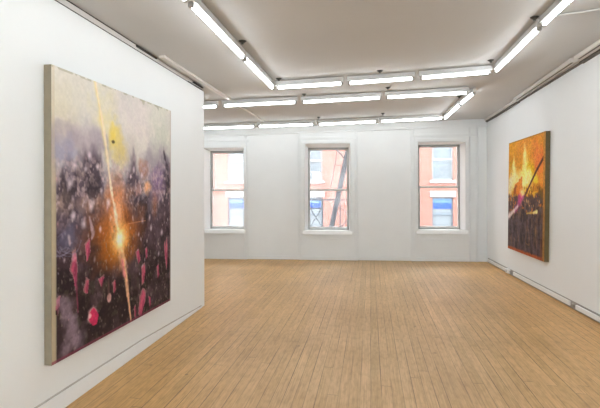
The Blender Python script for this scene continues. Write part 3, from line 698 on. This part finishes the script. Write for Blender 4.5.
def paint_right():
    c = Canvas(200, 250, 1, 9); S, T = c.S, c.T
    n1 = c.noise(5, 5, 5, 11); n3 = c.noise(40, 40, 3, 13); drip = c.noise(34, 4, 4, 15); n5 = c.noise(20, 20, 4, 16)
    c.img[:] = (200, 138, 38)
    c.mix(.7 * step(n1, .45, .62), (190, 124, 34))
    c.blob(.45, .06, .3, .14, (208, 134, 50), .8, 1, .5, 2)
    c.blob(.84, .18, .22, .20, (212, 112, 54), .95, 1, .5, 3)
    c.blob(.93, .34, .12, .16, (224, 128, 52), .85, 1, .5, 4)
    c.blob(.08, .24, .10, .10, (184, 138, 20), .7, 1, .5, 5)
    c.blob(.64, .26, .14, .10, (204, 166, 14), .85, 1, .5, 6)
    c.blob(.72, .38, .20, .13, (238, 196, 52), .95, 1, .5, 8)
    c.blob(.40, .38, .30, .12, (242, 220, 140), .95, 1, .6, 9)
    c.blob(.50, .28, .10, .16, (240, 220, 126), .95, 1, .5, 10)
    c.blob(.49, .18, .055, .13, (244, 224, 150), .95, 1, .5, 11)
    c.blob(.17, .22, .055, .13, (242, 218, 134), .9, 1, .5, 12)
    c.blob(.16, .35, .16, .13, (232, 216, 156), .95, 1, .5, 13)
    c.blob(.06, .41, .08, .13, (220, 208, 166), .9, 1, .5, 14)
    c.blob(.60, .36, .13, .10, (250, 236, 170), .9, 1, .5, 82)
    c.blob(.66, .45, .22, .06, (232, 170, 50), .85, 1, .7, 15)
    c.blob(.80, .43, .16, .05, (166, 96, 24), .7, 1, .9, 16)
    c.mix(.35 * step(n5, .55, .7) * (1 - step(T, .40, .48)), (226, 160, 60))
    # dark crowd and ground, with spiky heads and arms along its top
    top = .49 + .05 * (c.noise(18, 3, 4, 22) - .5) + .05 * (c.noise(44, 3, 2, 23) - .5) - .03 * step(S, .75, 1)
    c.mix(step(T, top - .012, top + .02) * .95, (74, 59, 60))
    c.mix(step(T, .60, .85) * .6, (60, 51, 57))
    c.mix(step(drip, .55, .68) * step(T, .5, .56) * .35, (112, 94, 96))
    c.mix(step(.45 - drip, 0, .08) * step(T, .5, .56) * .35, (38, 30, 34)); c.mix(step(n5, .5, .66) * step(T, .52, .58) * .35, (92, 80, 86)); c.mix(step(.46 - n5, 0, .1) * step(T, .52, .58) * .5, (34, 28, 32)); c.mix(step(c.noise(9, 40, 3, 36), .56, .7) * step(T, .56, .62) * .3, (104, 90, 94))
    c.mix(step(c.noise(24, 9, 3, 31), .60, .72) * step(T, .5, .54) * (1 - step(T, .9, 1)) * .5, (134, 96, 74))
    c.mix(step(c.noise(30, 30, 3, 33), .62, .74) * step(T, .47, .50) * (1 - step(T, .60, .68)) * .85, (206, 118, 46))
    c.mix(step(c.noise(38, 26, 3, 34), .64, .76) * step(T, .46, .50) * (1 - step(T, .58, .64)) * .8, (226, 176, 110))
    c.mix(step(n3, .54, .66) * step(T, .40, .44) * (1 - step(T, .50, .53)) * step(S, .2, .3) * .8, (96, 56, 26))
    # orange gable and glow under it
    c.poly([(.20, .40), (.42, .325), (.44, .46), (.36, .49), (.17, .47)], (206, 116, 36), .9, .05, 24)
    c.poly([(.17, .44), (.26, .40), (.25, .49), (.16, .49)], (138, 72, 36), .8, .05, 25)
    c.blob(.42, .475, .10, .045, (246, 206, 146), .85, 1, .6, 26)
    c.blob(.90, .47, .08, .07, (104, 78, 30), .75, 1, .8, 27)
    # pole and its bright foot
    c.stroke([(.985, .185, .020), (.80, .29, .018), (.486, .505, .014)], (76, 40, 36), .95, .4)
    c.stroke([(.49, .49, .010), (.40, .54, .045), (.27, .60, .055), (.22, .63, .04)], (164, 72, 126), .8, .8, .6, 5)
    c.blob(.36, .52, .08, .05, (204, 68, 126), .75, 1, .6, 28)
    c.stroke([(.30, .59, .02), (.16, .645, .030), (0, .70, .034)], (220, 202, 200), .9, .7, .5, 6)
    # bits of light in the crowd
    c.stroke([(.56, .645, .010), (.82, .625, .012)], (204, 166, 80), .85, .6, .7, 7)
    c.stroke([(.74, .635, .016), (.82, .62, .018)], (236, 220, 146), .9, .6, .7, 8)
    c.stroke([(.56, .76, .008), (.54, .90, .010), (.62, .91, .006)], (142, 104, 68), .7, .7, .6, 9)
    c.stroke([(.575, .70, .010), (.57, .80, .006)], (156, 110, 92), .7, .7, .6, 10)
    r = np.random.RandomState(12)
    for k in range(110):
        x = r.rand(); y = .51 + .43 * r.rand() ** 1.3
        col = [(150, 116, 98), (128, 106, 110), (180, 122, 66), (108, 90, 100), (196, 158, 110)][r.randint(5)]
        c.stroke([(x, y, .004), (x + .01 * (r.rand() - .5), y + .02 + .06 * r.rand(), .003)], col, .5, .8)
    c.blob(.80, .78, .05, .18, (134, 98, 56), .35, 1, .8, 70)
    c.mix(step(T + .02 * (n5 - .5), .965, .985) * .8, (184, 84, 40)); c.mix((S > .90) * step(T, .7, .95) * .35, (150, 76, 40))
    c.mix((S > .955) * .92, (178, 122, 54)); c.mix((S > .955) * step(T, .45, .7) * .6, (140, 100, 60))
    c.mix((T < .012) * .7, (150, 110, 40)); c.mix((S < .015) * (T < .45) * .5, (170, 120, 30))
    c.img *= (1 + .22 * (c.noise(90, 100, 3, 91) - .5) * 2)[..., None]
    return np.clip(c.img, 0, 255)

def canvas_mat():
    m, nt, b = new_mat('painted_canvas')
    N, L = nt.nodes.new, nt.links.new
    a = N('ShaderNodeAttribute'); a.attribute_name = 'paint'; a.attribute_type = 'GEOMETRY'
    L(a.outputs['Color'], b.inputs['Base Color'])
    n = N('ShaderNodeTexNoise'); n.inputs['Scale'].default_value = 70; n.inputs['Detail'].default_value = 4
    tc = N('ShaderNodeTexCoord'); L(tc.outputs['Object'], n.inputs['Vector'])
    bp = N('ShaderNodeBump'); bp.inputs['Strength'].default_value = .15; bp.inputs['Distance'].default_value = .003
    L(n.outputs['Fac'], bp.inputs['Height']); L(bp.outputs['Normal'], b.inputs['Normal'])
    b.inputs['Roughness'].default_value = .6; b.inputs['Specular IOR Level'].default_value = .15
    return m
M_canvas = canvas_mat()

def painting(frame, name, corner, t, img, gain, mat_edge, label):
    """corner(s, t) -> (y, z); frame(y, w, z)"""
    ny, nx, _ = img.shape
    y0, zt = corner(0, 0); y1, zb = corner(1, 1)
    ym, zm = corner(.5, 1)
    root = empty(name, frame(ym, 0, zm), label, 'painting', 'abstract paintings on the gallery walls')
    S, T = np.meshgrid(np.linspace(0, 1, nx), np.linspace(0, 1, ny))
    co_ = np.zeros((ny * nx, 3)); k = 0
    for j in range(ny):
        for i in range(nx):
            y, z = corner(i / (nx - 1), j / (ny - 1)); co_[k] = frame(y, t, z); k += 1
    idx = np.arange(ny * nx).reshape(ny, nx)
    q = np.stack([idx[:-1, :-1], idx[1:, :-1], idx[1:, 1:], idx[:-1, 1:]], -1).reshape(-1, 4)
    me = bpy.data.meshes.new('canvas'); me.from_pydata(co_.tolist(), [], q.tolist())
    at = me.color_attributes.new('paint', 'FLOAT_COLOR', 'POINT')
    col = np.ones((ny * nx, 4), np.float32); col[:, :3] = np.clip(srgb(img.reshape(-1, 3)) * gain, 0, .95)
    at.data.foreach_set('color', col.ravel())
    me.materials.append(M_canvas); me.update()
    o = bpy.data.objects.new('canvas', me); C.objects.link(o); o.parent = root; o.matrix_parent_inverse = parent_inv(root)
    b = MB(frame)
    p = [corner(0, 1), corner(1, 1), corner(1, 0), corner(0, 0)]
    b.hexa([(y, .004, z) for y, z in p] + [(y, t - .001, z) for y, z in p])
    b.build('stretcher', mat_edge, root)
    return root
# the slight lean of each picture on its wall is in the four corners
def bil(c00, c10, c11, c01):
    def f(s, t):
        a = [c00[k] * (1 - s) + c10[k] * s for k in (0, 1)]; d = [c01[k] * (1 - s) + c11[k] * s for k in (0, 1)]
        return a[0] * (1 - t) + d[0] * t, a[1] * (1 - t) + d[1] * t
    return f
LC = bil((2.445, 2.314), (4.166, 2.328), (4.142, .352), (2.441, .370))
RC = bil((7.819, 2.286), (6.406, 2.308), (6.470, .470), (7.892, .473))
painting(LF, 'painting', LC, .0577, paint_left(), 1.25, M_stretch, 'large painting on the left wall with an orange sunburst, pink flecks and pale sky')
painting(RT, 'painting', RC, .0662, paint_right(), 1.36, M_stretch2, 'smaller painting on the right wall with yellow fire over a dark lower half')

# ------------------------------------------------------------------ outside
FO = 11.0
def FC(u, o, z): return BK(u, FO + o, z)
bd = empty('brick_building', FC(0, 0, -7), 'salmon brick building across the street, seen through the windows', 'building')
OW = [-9.0, -5.45, -1.86, 1.16, 4.16, 7.2, 10.2]
ROWS = [(-4.0, -2.3), (-.42, 1.12), (1.92, 3.85), (5.0, 6.9)]
oh = [(c - .47, c + .47, a, z) for c in OW for a, z in ROWS]
us = sorted({-14.0, 15.0} | {round(h[0], 4) for h in oh} | {round(h[1], 4) for h in oh}); zs = sorted({-7.0, 9.0} | {h[2] for h in oh} | {h[3] for h in oh})
b = MB(FC)
for i in range(len(us) - 1):
    for j in range(len(zs) - 1):
        uc, zc = (us[i] + us[i + 1]) / 2, (zs[j] + zs[j + 1]) / 2
        if any(h[0] < uc < h[1] and h[2] < zc < h[3] for h in oh): continue
        b.box(us[i], us[i + 1], 0, .3, zs[j], zs[j + 1])
b.build('brick_wall', M_brick, bd)
for ci, cc in enumerate(OW):
    for ri, (z0, z1) in enumerate(ROWS):
        b = MB(FC); b.box(cc - .58, cc + .58, -.06, .02, z1 + .02, z1 + .30, .01); b.build('lintel', M_stone, bd)
        b = MB(FC); b.box(cc - .58, cc + .58, -.10, .02, z0 - .13, z0, .01); b.build('sill', M_stone, bd)
        b = MB(FC); q = .06; zm = (z0 + z1) / 2
        b.box(cc - .47, cc - .47 + q, .08, .16, z0, z1); b.box(cc + .47 - q, cc + .47, .08, .16, z0, z1)
        b.box(cc - .47, cc + .47, .08, .16, z1 - q, z1); b.box(cc - .47, cc + .47, .08, .16, z0, z0 + q); b.box(cc - .47, cc + .47, .07, .16, zm - .05, zm + .04)
        f = b.build('window', M_iron if ri == 1 else M_owin, bd)
        g = MB(FC); g.box(cc - .44, cc + .44, .12, .14, z0 + .02, z1 - .02); g.build('pane', M_curtain if ri == 1 else M_dpane, f)
        if ri == 1 and ci < 6:  # pale blue strip over a deeper blue one across the upper sash
            g = MB(FC); g.box(cc - .41, cc + .41, .095, .105, .86, z1 - .05); g.build('pale_blue_strip', M_paleblue, f)
            g = MB(FC); g.box(cc - .41, cc + .41, .090, .104, .60, .86); g.build('blue_strip', M_blue, f)
        if ri == 2 and ci == 2:
            g = MB(FC); g.box(cc + .0, cc + .40, .06, .12, 2.0, 2.35, .02); g.build('window_fan', M_owin, f)
b = MB(); b.box(-30, 30, 9.7, 21.5, -7.3, -7.0); tag(b.build('trim_13', M_street), kind='structure')
# our own facade below, so the street is a street
b = MB(BK); b.box(-12, 12, .3, .4, -7.0, -.12); tag(b.build('trim_14', M_stone), kind='structure')

fe = empty('fire_escape', BK(-.9, .9, .3), 'grey iron fire escape with a steep stair outside the middle window', 'fire escape')
b = MB(BK); b.box(-1.9, .1, .36, 1.15, .42, .46)
b.build('platform', M_iron, fe)
b = MB(BK); b.box(-1.9, .1, 1.04, 1.08, 1.238, 1.272); b.box(-1.9, .1, 1.04, 1.08, .585, .615)
b.build('railing', M_iron, fe)
for u in (-1.88, -1.035, -.62, .08):
    b = MB(BK); b.box(u - .014, u + .014, 1.045, 1.075, .46, 1.27); b.build('post', M_iron, fe)
b = MB(BK)
for (u0, u1) in ((-1.33, -1.06), (-1.62, -1.35)):
    b.cyl((u0, 1.06, .62), (u1, 1.06, 1.05), .011, 8); b.cyl((u1, 1.06, .62), (u0, 1.06, 1.05), .011, 8); b.box(u0, u1, 1.05, 1.07, 1.05, 1.075)
pr = None
for k in range(9):
    t = k / 8; u = -.60 + .16 * math.sin(math.pi * t); z = .62 + .46 * t
    if pr: b.cyl(pr, (u, 1.06, z), .011, 8)
    pr = (u, 1.06, z)
b.build('railing_scroll', M_iron, fe)
b = MB(BK)
b.hexa([(-.92, .76, .46), (-.80, .76, .46), (-.80, .79, .46), (-.92, .79, .46), (-.37, .76, 3.0), (-.25, .76, 3.0), (-.25, .79, 3.0), (-.37, .79, 3.0)])
b.hexa([(-.92, .97, .46), (-.80, .97, .46), (-.80, 1.0, .46), (-.92, 1.0, .46), (-.37, .97, 3.0), (-.25, .97, 3.0), (-.25, 1.0, 3.0), (-.37, 1.0, 3.0)])
b.build('stair_stringer', M_iron, fe)
for k in range(9):
    t = (k + .7) / 10; u = -.86 + .55 * t; z = .46 + 2.54 * t
    b = MB(BK); b.box(u - .06, u + .06, .78, .98, z - .012, z + .012); b.build('tread', M_iron, fe)
b = MB(BK); b.cyl((-.84, .8, 1.55), (-.64, .8, 2.6), .010, 8); b.cyl((-.74, .8, 2.08), (-.55, .8, 2.04), .008, 8)
b.build('handrail', M_iron, fe)
b = MB(BK); b.cyl((-.78, 1.1, 2.55), (-.40, 1.1, 2.12), .022, 8); b.cyl((-.80, 1.1, 2.46), (-.30, 1.1, 2.47), .022, 8)
b.build('brace', M_ironlight, fe)

# ------------------------------------------------------------------ light and colour
wd = bpy.data.worlds.new('overcast_sky'); bpy.context.scene.world = wd; wd.use_nodes = True
bg = wd.node_tree.nodes['Background']; bg.inputs['Color'].default_value = (.93, .97, 1.0, 1); bg.inputs['Strength'].default_value = 12.0
vs = bpy.context.scene.view_settings
vs.view_transform = 'Standard'; vs.look = 'None'; vs.gamma = 1.0; vs.use_curve_mapping = False
vs.exposure = 0.02
